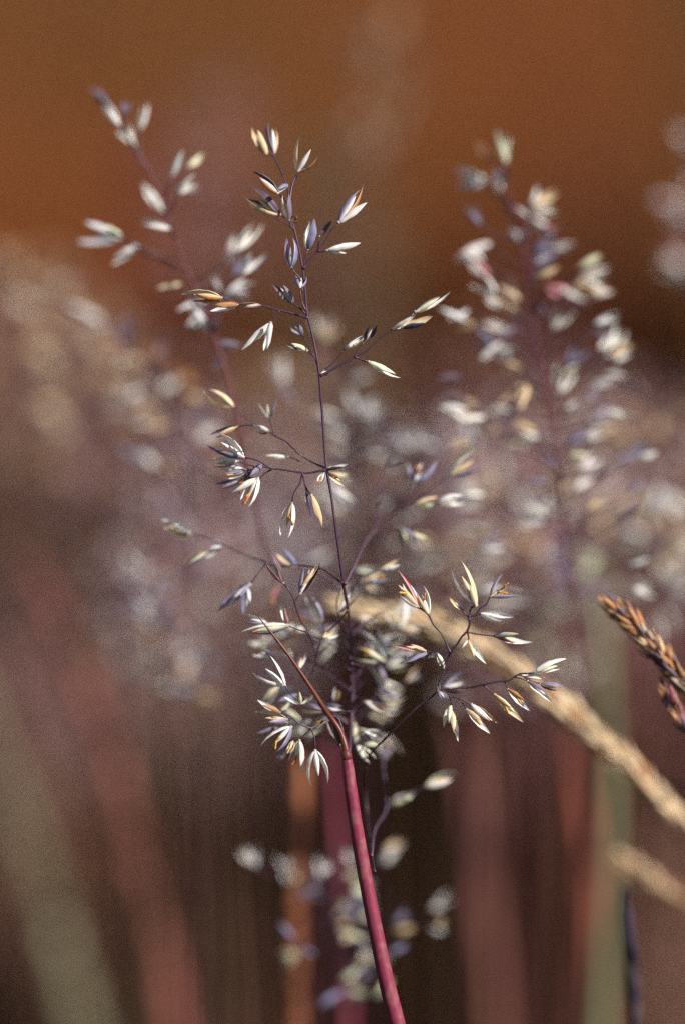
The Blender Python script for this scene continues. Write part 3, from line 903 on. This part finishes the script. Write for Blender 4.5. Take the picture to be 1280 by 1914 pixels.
soft_plant('grass_panicle', 'blurred upright panicle with pale spikelets against rust brown, behind the sharp one', 'grass',
           [(222, 232), (245, 268), (272, 305), (300, 365), (320, 430), (342, 485), (368, 545), (400, 625), (425, 700), (450, 800), (480, 950), (520, 1200), (555, 1500), (580, 1960)],
           11.5, 3.6,
           [((224, 235), (190, 185), 'w', 0), ((205, 205), (172, 158), 'p', 0), ((232, 218), (240, 183), 'b', 2), ((262, 243), (273, 193), 'w', 0), ((254, 272), (220, 243), 'w', 0), ((250, 268), (236, 228), 'w', 0),
            ((240, 262), (228, 240), 'r'), ((320, 330), (346, 283), 'w', 0), ((352, 312), (382, 290), 'g', 0), ((332, 362), (372, 330), 'w', 1), ((334, 350), (378, 358), 'w', 0), ((305, 396), (266, 346), 'w', 0),
            ((318, 428), (262, 413), 'w', 3), ((225, 446), (144, 430), 'w', 2), ((228, 440), (180, 422), 'g', 0), ((262, 458), (208, 491), 'w', 0), ((338, 531), (293, 542), 'y', 0),
            ((442, 470), (487, 414), 'w', 0), ((424, 492), (441, 436), 'w', 0), ((452, 512), (488, 468), 'w', 2), ((438, 515), (455, 470), 'b', 0), ((412, 545), (398, 512), 'w', 0), ((436, 545), (480, 545), 'w', 2),
            ((420, 560), (455, 520), 'w', 1), ((410, 560), (440, 575), 'g', 1), ((388, 562), (335, 600), 'w', 2), ((365, 578), (402, 625), 'w', 1), ((350, 612), (392, 600), 'w', 1), ((410, 640), (452, 650), 'b', 0), ((420, 665), (395, 690), 'b', 1)],
           (0.16, 0.035, 0.045, 1))
soft_plant('grass_panicle', 'tall blurred panicle crowded with whitish spikelets on a dark purple axis', 'grass',
           [(935, 300), (950, 360), (968, 430), (985, 505), (995, 580), (1002, 650), (1020, 730), (1036, 810), (1046, 900), (1056, 1010), (1072, 1150), (1090, 1400), (1100, 1960)],
           16, 4.2,
           [((918, 296), (886, 268), 'o', 3), ((945, 305), (932, 240), 'g', 0), ((940, 290), (950, 250), 'w', 0), ((905, 335), (850, 318), 'w', 0), ((905, 340), (850, 350), 'w', 0), ((935, 360), (920, 315), 'w', 0), ((930, 345), (935, 310), 'b'),
            ((895, 420), (872, 375), 'b', 1), ((985, 405), (960, 385), 'w', 0), ((990, 400), (1005, 350), 'w', 0), ((995, 385), (1045, 355), 'y', 0), ((995, 395), (1040, 395), 'w', 0), ((995, 408), (1035, 445), 'w', 0), ((980, 440), (940, 435), 'b', 0), ((975, 452), (955, 420), 'w', 1),
            ((915, 455), (850, 483), 'w', 0), ((1000, 500), (1040, 470), 'b', 1), ((1005, 500), (1015, 460), 'w', 1), ((1000, 520), (1045, 500), 'y', 1), ((1080, 500), (1125, 475), 'g', 0), ((1085, 520), (1138, 505), 'w', 0), ((1090, 522), (1130, 545), 'w', 0), ((1045, 540), (1095, 560), 'w', 0),
            ((1035, 615), (1060, 570), 'w', 2), ((1045, 600), (1065, 590), 'g', 0), ((1130, 665), (1165, 610), 'w', 2), ((1135, 660), (1180, 640), 'y', 2), ((1140, 665), (1150, 610), 'w', 2), ((870, 600), (820, 575), 'w', 0), ((875, 580), (835, 600), 'w', 0),
            ((925, 650), (890, 610), 'b', 1), ((935, 640), (895, 675), 'w', 0), ((950, 620), (905, 600), 'w', 1), ((960, 610), (925, 640), 'b', 2), ((965, 580), (915, 555), 'y', 1), ((970, 560), (930, 520), 'y', 2), ((1045, 735), (1060, 680), 'w', 2), ((1050, 700), (1080, 680), 'g', 0), ((1060, 690), (1090, 640), 'b', 2),
            ((1100, 720), (1150, 710), 'w', 2), ((1095, 745), (1130, 735), 'b', 2), ((1100, 790), (1150, 770), 'w', 2), ((1110, 800), (1160, 800), 'y', 2), ((980, 690), (935, 680), 'y', 2), ((985, 720), (945, 770), 'y', 2), ((990, 740), (955, 730), 'y', 2), ((1000, 560), (1020, 590), 'p', 0), ((1005, 650), (985, 640), 'p', 1),
            ((1060, 830), (1100, 800), 'b', 2), ((1065, 850), (1095, 860), 'g', 2), ((1050, 870), (1010, 850), 'b', 2), ((1030, 930), (990, 960), 'w', 2), ((1020, 900), (985, 890), 'b', 2), ((1085, 880), (1120, 850), 'w', 2), ((1095, 960), (1130, 930), 'y', 2)]
           + along([(935, 300), (968, 430), (995, 580), (1020, 730), (1046, 900), (1056, 1010), (1072, 1150)], 420, 1120, 64, 165, 46, 'wwwwbbpwyr', 3),
           WINE)
soft_plant('grass_panicle', 'blurred pale panicle directly behind the middle of the sharp stem', 'grass',
           [(600, 590), (612, 660), (640, 740), (660, 800), (672, 860), (680, 960), (682, 1150), (684, 1400), (690, 1960)], 27, 4.0,
           [((600, 630), (604, 580), 'w', 2), ((605, 640), (622, 595), 'y', 2), ((615, 680), (600, 640), 'r', 2), ((530, 715), (505, 670), 'w', 2), ((520, 700), (518, 660), 'w', 2), ((545, 750), (525, 715), 'b', 2),
            ((660, 770), (660, 725), 'w', 2), ((665, 775), (712, 745), 'w', 2), ((672, 810), (705, 790), 'g', 2), ((635, 845), (625, 805), 'w', 2), ((650, 840), (690, 810), 'b', 2), ((660, 850), (700, 835), 'w', 2), ((640, 870), (645, 830), 'w', 2), ((650, 805), (620, 780), 'b', 2),
            ((655, 945), (625, 925), 'w', 2), ((648, 930), (670, 950), 'b', 2), ((700, 930), (720, 900), 'b', 1)]
           + along([(600, 590), (640, 740), (672, 860), (680, 960), (682, 1150)], 700, 1130, 34, 90, 44, 'wwbbp', 4), PURPLE)
soft_plant('grass_panicle', 'blurred panicle with white spikelets between the sharp right branch and the tall crowded panicle', 'grass',
           [(765, 790), (780, 850), (800, 930), (830, 1040), (850, 1200), (870, 1400), (880, 1960)], 29, 4.0,
           [((760, 835), (750, 790), 'w', 2), ((765, 840), (785, 795), 'w', 2), ((775, 830), (815, 820), 'w', 2), ((755, 840), (775, 850), 'b', 2), ((870, 810), (880, 765), 'w', 2), ((880, 830), (870, 790), 'b', 2), ((875, 850), (890, 800), 'w', 2),
            ((815, 1060), (810, 1015), 'y', 2), ((820, 1050), (830, 1015), 'w', 2), ((805, 1045), (800, 1010), 'g', 2), ((830, 1080), (860, 1060), 'y', 2), ((720, 800), (700, 770), 'b', 2)]
           + along([(765, 790), (800, 930), (830, 1040), (850, 1200)], 820, 1190, 40, 100, 44, 'wwwbpy', 5), WINE)
soft_plant('grass_panicle', 'drooping blurred panicle leaning left over the mauve haze of grass', 'grass',
           [(130, 580), (165, 597), (210, 625), (260, 665), (300, 715), (330, 800), (350, 900), (365, 1050), (375, 1300), (385, 1960)], 30, 4.5,
           [((190, 600), (130, 572), 'w', 2), ((200, 612), (165, 600), 'w', 1), ((225, 622), (250, 590), 'b', 1), ((235, 640), (215, 600), 'b', 1), ((205, 685), (240, 645), 'w', 1), ((215, 690), (225, 650), 'b', 0), ((270, 680), (285, 630), 'o', 1), ((285, 670), (310, 640), 'b', 1),
            ((290, 720), (325, 690), 'p', 1), ((300, 745), (330, 700), 'w', 1), ((305, 755), (300, 715), 'y', 1), ((280, 800), (325, 770), 'y', 2), ((260, 770), (300, 750), 'y', 2), ((260, 860), (220, 830), 'b', 2), ((275, 865), (240, 845), 'b', 2), ((290, 870), (260, 830), 'w', 2)]
           + along([(165, 597), (260, 665), (300, 715), (330, 800), (350, 900), (365, 1050)], 640, 880, 20, 80, 44, 'wbpyo', 6), PURPLE)
soft_plant('grass_panicle', 'blurred bluish white tuft of spikelets left of the sharp side branch', 'grass',
           [(255, 1040), (270, 1090), (285, 1150), (300, 1230), (315, 1330), (330, 1500), (345, 1960)], 33, 4.0,
           [((262, 1075), (235, 1035), 'w', 1), ((265, 1080), (270, 1035), 'w', 1), ((260, 1090), (225, 1075), 'w', 1), ((270, 1110), (235, 1105), 'b', 1), ((275, 1115), (300, 1075), 'w', 1), ((280, 1140), (255, 1115), 'w', 1), ((285, 1165), (262, 1155), 'w', 1), ((290, 1160), (310, 1125), 'b', 1),
            ((340, 1260), (330, 1225), 'o', 2), ((345, 1255), (358, 1220), 'w', 2), ((335, 1265), (365, 1250), 'y', 2), ((320, 1290), (300, 1270), 'w', 2), ((340, 1300), (360, 1280), 'b', 2), ((325, 960), (300, 930), 'b', 1), ((345, 1000), (360, 960), 'w', 2)]
           + along([(255, 1040), (285, 1150), (315, 1330), (330, 1500)], 1080, 1300, 12, 70, 44, 'wbpy', 7), WINE)
soft_plant('grass_panicle', 'large blurred pink white panicle cut by the picture edge on the rust side', 'grass',
           [(1290, 240), (1300, 330), (1310, 450), (1315, 600), (1318, 900), (1320, 1400), (1325, 1960)], 52, 4.0,
           [((1290, 270), (1265, 235), 'w', 2), ((1275, 395), (1235, 370), 'w', 2), ((1280, 400), (1250, 400), 'w', 2), ((1285, 420), (1255, 385), 'w', 2), ((1285, 505), (1235, 485), 'w', 2), ((1280, 500), (1250, 465), 'w', 2), ((1285, 515), (1250, 510), 'w', 2), ((1300, 350), (1280, 320), 'w', 2), ((1300, 300), (1275, 290), 'b', 2)]
           + fan(1284, 385, 3, 18, 44, 'wrr', 90, 270) + fan(1284, 490, 3, 18, 44, 'wrr', 90, 270), WINE)
soft_plant('grass_panicle', 'low blurred panicle with scattered cream spikelets behind the wine red stem', 'grass',
           [(640, 1590), (632, 1640), (622, 1700), (612, 1780), (606, 1860), (600, 1960)], 22, 4.5,
           [((472, 1615), (450, 1585), 'w', 2), ((478, 1620), (470, 1580), 'w', 1), ((530, 1625), (515, 1600), 'w', 1), ((540, 1630), (545, 1600), 'w', 1), ((540, 1655), (535, 1625), 'w', 2), ((550, 1650), (560, 1625), 'y', 1), ((600, 1640), (595, 1605), 'w', 1), ((605, 1630), (620, 1610), 'w', 2),
            ((655, 1615), (645, 1590), 'w', 1), ((660, 1610), (675, 1600), 'w', 2), ((715, 1610), (745, 1575), 'w', 1), ((712, 1615), (735, 1600), 'w', 2), ((720, 1590), (752, 1570), 'y', 1), ((806, 1700), (845, 1672), 'w', 1), ((815, 1735), (835, 1715), 'y', 2), ((805, 1735), (830, 1740), 'w', 1),
            ((735, 1725), (765, 1700), 'b', 2), ((730, 1780), (760, 1765), 'b', 1), ((735, 1740), (775, 1735), 'y', 1), ((640, 1700), (645, 1675), 'g', 1), ((625, 1715), (645, 1690), 'y', 2), ((690, 1795), (675, 1775), 'w', 1), ((685, 1800), (700, 1775), 'y', 1), ((640, 1830), (680, 1810), 'g', 1),
            ((600, 1880), (640, 1850), 'b', 1), ((570, 1680), (555, 1660), 'b', 1), ((640, 1760), (660, 1740), 'y', 1)]
           + along([(640, 1590), (622, 1700), (606, 1860), (600, 1914)], 1640, 1900, 22, 120, 44, 'bbpyg', 8), PURPLE)
soft_plant('grass_panicle', 'blurred panicle with tan and lilac spikelets beside the pale green stem', 'grass',
           [(1190, 870), (1185, 960), (1180, 1060), (1178, 1200), (1176, 1500), (1175, 1960)], 38, 4.5,
           fan(1210, 890, 8, 70, 55, 'yyw') + fan(1000, 1000, 8, 60, 50, 'wyb') + fan(1230, 1010, 7, 55, 50, 'yww') + fan(1090, 960, 7, 60, 50, 'ybr') + fan(1240, 1130, 7, 45, 50, 'ww') + fan(1170, 1050, 6, 60, 50, 'byg'), WINE)
soft_plant('grass_panicle', 'blurred tan panicle standing behind the red orange stem', 'grass',
           [(940, 880), (930, 960), (935, 1060), (950, 1200), (960, 1500), (965, 1960)], 48, 4.5,
           fan(930, 900, 8, 60, 50, 'bwr') + fan(920, 980, 8, 60, 50, 'yyo') + fan(970, 1080, 8, 60, 50, 'ywo') + fan(890, 1120, 6, 60, 50, 'yw') + fan(1060, 1190, 8, 50, 55, 'gwg') + fan(1020, 1130, 5, 50, 50, 'wb'), WINE)


soft_plant('grass_panicle', 'faint brownish panicle arching out of the picture edge beside the drooping one', 'grass',
           [(-30, 480), (20, 510), (70, 545), (115, 600), (150, 680), (180, 800), (200, 1000), (215, 1400), (225, 1960)], 62, 4.5,
           along([(-30, 480), (20, 510), (70, 545), (115, 600), (150, 680), (180, 800), (200, 1000)], 470, 820, 60, 75, 46, 'yyow', 9), WINE)
soft_plant('grass_panicle', 'blurred lilac brown panicle under the drooping one, in the mauve mass', 'grass',
           [(440, 800), (445, 860), (440, 950), (432, 1100), (425, 1300), (420, 1960)], 60, 4.0,
           along([(440, 800), (440, 950), (432, 1100), (425, 1300)], 840, 1300, 34, 130, 46, 'bwybp', 10), WINE)


# ------------------------------------------------------------------ dense tan spikes
def spike(label, axis_pix, d, half_px, n, ln, kinds, col, seed, stem_ext=None, jitter=1.0):
    random.seed(seed)
    pix = axis_pix + (stem_ext or [])
    pts, rad = to_ground(pix, d, [2.5 + 2.5 * i / (len(pix) - 1) for i in range(len(pix))])
    t = thing('grass_spike', label, 'grass', (pts[-1].x, pts[-1].y, 0))
    link('culm', tube_mesh('culm', pts, rad, 8, 0.004, 0.03), MC, t, None, col)
    dd = d if isinstance(d, (list, tuple)) else [d] * len(pix)
    ap, _ = catmull([P(u, v, k) for (u, v), k in zip(axis_pix, dd)], [1] * len(axis_pix), 0.0006)
    m = len(ap)
    for i in range(n):
        f = i / (n - 1)
        k = min(m - 2, int(f * (m - 2)))
        p = ap[k + 1]
        ax = (ap[k] - ap[k + 1]).normalized()          # towards the tip
        env = min(1.0, 0.35 + 2.6 * f) * (1.0 if f < 0.8 else 1 - 0.6 * (f - 0.8) / 0.2)
        a = i * 2.399 + random.uniform(-0.5, 0.5)
        n1 = ax.orthogonal().normalized(); n2 = ax.cross(n1)
        out = n1 * math.cos(a) + n2 * math.sin(a)
        off = out * half_px * PX * env * 0.45
        dirn = (ax + out * random.uniform(0.12, 0.34) * jitter).normalized()
        soft_spikelet(t, p + off * 0.6, dirn, ln * PX * random.uniform(0.8, 1.15), random.choice(kinds), random.choice((JOINED[0], JOINED[3], JOINED[1])), 0.25)
    return t


spike('long blurred golden straw spike arching behind the right branch', [(640, 1136), (700, 1146), (770, 1160), (840, 1183), (900, 1214), (960, 1255), (1020, 1302), (1085, 1352), (1140, 1402), (1190, 1448), (1240, 1500), (1290, 1556)],
      19, 46, 270, 54, 'yyyyo', (0.45, 0.30, 0.14, 1), 5, [(1400, 1700)])
spike('slim brown spike with dark gaps entering from the picture edge', [(1142, 1132), (1172, 1160), (1208, 1198), (1242, 1238), (1274, 1276), (1310, 1310)], 5, 27, 84, 46, 'oypo', (0.25, 0.11, 0.05, 1), 6, [(1420, 1440)], 1.2)
spike('short rusty spike just under the slim brown one', [(1244, 1286), (1256, 1316), (1270, 1345), (1290, 1380)], 5, 20, 24, 44, 'oorp', (0.20, 0.06, 0.04, 1), 8, [(1380, 1500)], 1.0)
spike('blurred cream spike low behind the dark blade', [(1165, 1612), (1200, 1634), (1240, 1660), (1290, 1692)], 34, 26, 36, 50, 'yyo', (0.4, 0.28, 0.14, 1), 9, [(1380, 1770)])
random.seed(21)


# ------------------------------------------------------------------ bare stems out of focus
def bare(label, pix, d, rpx, col, node=0.5, part='culm', mat=None):
    pts, rad = to_ground(pix, d, rpx)
    t = thing('grass_shoot', label, 'grass', (pts[-1].x, pts[-1].y, 0))
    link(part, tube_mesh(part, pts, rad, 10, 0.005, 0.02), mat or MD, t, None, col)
    if part == 'culm':                                   # swollen node with the foot of its sheath
        k = max(1, int(node * (len(pix) - 1)))
        p, q = pts[k], pts[k + 1]
        ax = (q - p).normalized(); r0 = rad[k]
        link('node', tube_mesh('node', [p - ax * r0 * 1.2, p - ax * r0 * 0.5, p, p + ax * r0 * 0.6, p + ax * r0 * 1.3],
             [r0 * 1.0, r0 * 1.14, r0 * 1.18, r0 * 1.12, r0 * 1.02], 10, 0.002), MC, t, None, (col[0] * 0.5, col[1] * 0.5, col[2] * 0.5, 1))
    return t


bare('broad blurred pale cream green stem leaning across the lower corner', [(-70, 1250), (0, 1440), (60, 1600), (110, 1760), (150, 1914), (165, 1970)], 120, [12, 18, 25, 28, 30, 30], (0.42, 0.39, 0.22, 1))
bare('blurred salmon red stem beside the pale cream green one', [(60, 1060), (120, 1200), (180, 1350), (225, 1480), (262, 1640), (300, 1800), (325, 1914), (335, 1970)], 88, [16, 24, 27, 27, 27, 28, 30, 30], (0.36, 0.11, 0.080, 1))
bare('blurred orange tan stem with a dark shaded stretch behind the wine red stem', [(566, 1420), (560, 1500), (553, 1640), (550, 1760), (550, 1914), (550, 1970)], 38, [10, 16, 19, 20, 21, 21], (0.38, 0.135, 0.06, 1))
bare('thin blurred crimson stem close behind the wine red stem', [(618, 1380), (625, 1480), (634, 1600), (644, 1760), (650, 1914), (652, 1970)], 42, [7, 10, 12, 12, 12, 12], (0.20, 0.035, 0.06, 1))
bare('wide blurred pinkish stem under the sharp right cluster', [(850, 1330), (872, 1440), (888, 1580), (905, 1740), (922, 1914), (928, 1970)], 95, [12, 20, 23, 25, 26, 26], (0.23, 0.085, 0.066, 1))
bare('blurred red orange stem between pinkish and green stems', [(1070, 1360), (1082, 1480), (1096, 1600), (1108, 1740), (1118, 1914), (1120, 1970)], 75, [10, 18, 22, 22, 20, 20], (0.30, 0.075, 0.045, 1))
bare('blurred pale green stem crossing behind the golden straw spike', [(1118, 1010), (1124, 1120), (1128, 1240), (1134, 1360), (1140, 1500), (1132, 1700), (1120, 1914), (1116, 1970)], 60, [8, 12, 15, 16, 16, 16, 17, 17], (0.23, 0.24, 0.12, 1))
bare('dark purple blurred blade beside the pale green stem', [(1168, 1660), (1170, 1710), (1176, 1770), (1182, 1830), (1186, 1914), (1188, 1970)], 17, [8, 15, 17, 16, 11, 9], (0.030, 0.018, 0.035, 1), 0.5, 'leaf_blade', MB)


# ------------------------------------------------------------------ far panicles that melt into one mass
def panicle_mass(name, specs, label, seed):
    """many far panicles as one mesh: thin axes plus small leaf-like spikelets"""
    r = random.Random(seed)
    V, F, CC = [], [], []

    def quad(p, ax, side, col):
        o = len(V)
        V.extend([p, p + ax * 0.5 + side, p + ax, p + ax * 0.5 - side])
        F.append((o, o + 1, o + 2, o + 3))
        CC.extend([col] * 4)
    for (u, v, d, hpx, wpx, n, cols) in specs:
        top = P(u, v, d)
        D = (D0 + d * 0.001) / D0
        H, Wd = hpx * PX * D, wpx * PX * D
        stem_c = r.choice(((0.16, 0.05, 0.04, 1), (0.18, 0.10, 0.05, 1), (0.10, 0.035, 0.04, 1)))
        if u < 420:
            stem_c = r.choice(((0.20, 0.09, 0.06, 1), (0.15, 0.11, 0.05, 1), (0.24, 0.10, 0.08, 1)))
        x0 = top.x + r.uniform(-0.01, 0.03)
        # axis as a thin three-sided tube to the ground
        segs = 6
        ring = []
        for i in range(segs + 1):
            t = i / segs
            c = Vector((top.x + (x0 - top.x) * t, top.y + 0.01 * math.sin(t * 3), top.z * (1 - t)))
            rad = 0.00012 + 0.00014 * min(1, t * 3)
            ring.append([len(V) + k for k in range(3)])
            for k in range(3):
                a = k * 2.094
                V.append(c + Vector((math.cos(a) * rad, math.sin(a) * rad, 0)))
                CC.append(stem_c)
        for i in range(segs):
            for k in range(3):
                k2 = (k + 1) % 3
                F.append((ring[i][k], ring[i][k2], ring[i + 1][k2], ring[i + 1][k]))
        for _ in range(n):
            t = r.random()
            rad = Wd * (0.15 + 0.85 * math.sin(math.pi * min(1, 0.12 + t * 0.8))) * math.sqrt(r.random())
            a = r.uniform(0, 6.283)
            p = Vector((top.x + rad * math.cos(a), top.y + rad * math.sin(a), top.z - t * H))
            ax = Vector((math.cos(a) * 0.8, math.sin(a) * 0.8, r.uniform(-0.6, 1))).normalized() * r.uniform(0.0022, 0.0034)
            col = r.choice(cols)
            for k in range(2):
                side = ax.cross(Vector((r.uniform(-1, 1), r.uniform(-1, 1), r.uniform(-1, 1)))).normalized() * 0.0005
                f = r.uniform(0.7, 1.2)
                quad(p, ax, side, (col[0] * f, col[1] * f, col[2] * f, 1))
    me = bpy.data.meshes.new(name)
    me.from_pydata(V, [], F)
    a = me.color_attributes.new('tint', 'FLOAT_COLOR', 'POINT')
    a.data.foreach_set('color', np.array(CC, dtype=np.float32).ravel())
    o = link(name, me, MT)
    o['kind'] = 'stuff'; o['label'] = label; o['category'] = 'grass'
    return o


PALE = (0.46, 0.34, 0.28); LIL = (0.34, 0.21, 0.28); TAN = (0.40, 0.23, 0.11); RD = (0.32, 0.10, 0.075); BRN = (0.25, 0.11, 0.065)
specs = []
r = random.Random(4)
specs += [(705, 20, 85, 250, 38, 60, [PALE, TAN]), (40, 500, 90, 400, 150, 260, [PALE, TAN, BRN]), (160, 560, 100, 400, 120, 180, [PALE, TAN, LIL]),
          (390, 150, 140, 380, 90, 200, [RD, LIL, PALE]), (330, 250, 170, 420, 100, 300, [RD, RD, (0.25, 0.05, 0.07)]), (625, 260, 160, 560, 110, 300, [LIL, (0.20, 0.20, 0.09), (0.16, 0.16, 0.07)])]
for i in range(46):
    u = r.uniform(-150, 1430)
    edge = abs(u - 640) / 640
    specs.append((u, r.uniform(620, 1080) - 60 * edge, r.uniform(80, 330), r.uniform(200, 360), r.uniform(90, 160), r.randint(80, 140),
                  r.choice(([PALE, LIL, TAN], [TAN, BRN, PALE], [LIL, BRN, RD], [RD, TAN, LIL]))))
MV = (0.46, 0.28, 0.25)
for i in range(16):
    specs.append((r.uniform(-120, 470), r.uniform(980, 1250), r.uniform(150, 300), r.uniform(240, 380), r.uniform(90, 150), r.randint(90, 140),
                  r.choice(([MV, LIL, PALE], [MV, TAN, PALE], [LIL, RD, MV]))))
specs += [(1120, 230, 260, 700, 170, 300, [(0.18, 0.045, 0.030), (0.13, 0.035, 0.025)]), (930, 420, 230, 600, 120, 200, [(0.18, 0.045, 0.030), BRN])]
for i in range(5):
    specs.append((r.uniform(1190, 1330), r.uniform(1560, 1760), r.uniform(100, 160), r.uniform(300, 420), r.uniform(60, 100), r.randint(110, 150), [TAN, BRN, MV]))
for i in range(4):
    specs.append((r.uniform(-60, 120), r.uniform(1300, 1500), r.uniform(160, 230), r.uniform(350, 450), r.uniform(80, 120), r.randint(100, 140), [MV, TAN, RD]))
WH = (0.78, 0.68, 0.69)
for i in range(18):
    specs.append((r.uniform(180, 1240), r.uniform(690, 960), r.uniform(55, 110), r.uniform(260, 400), r.uniform(70, 120), r.randint(40, 70), r.choice(([WH, LIL], [WH, PALE, TAN], [WH, LIL, MV]))))
for i in range(8):
    specs.append((r.uniform(900, 1350), r.uniform(1050, 1300), r.uniform(110, 220), r.uniform(200, 300), r.uniform(80, 120), r.randint(60, 90), [RD, BRN, LIL]))
panicle_mass('distant_panicles', specs, 'mauve and brown haze of far grass panicles melting together behind the sharp panicle', 12)
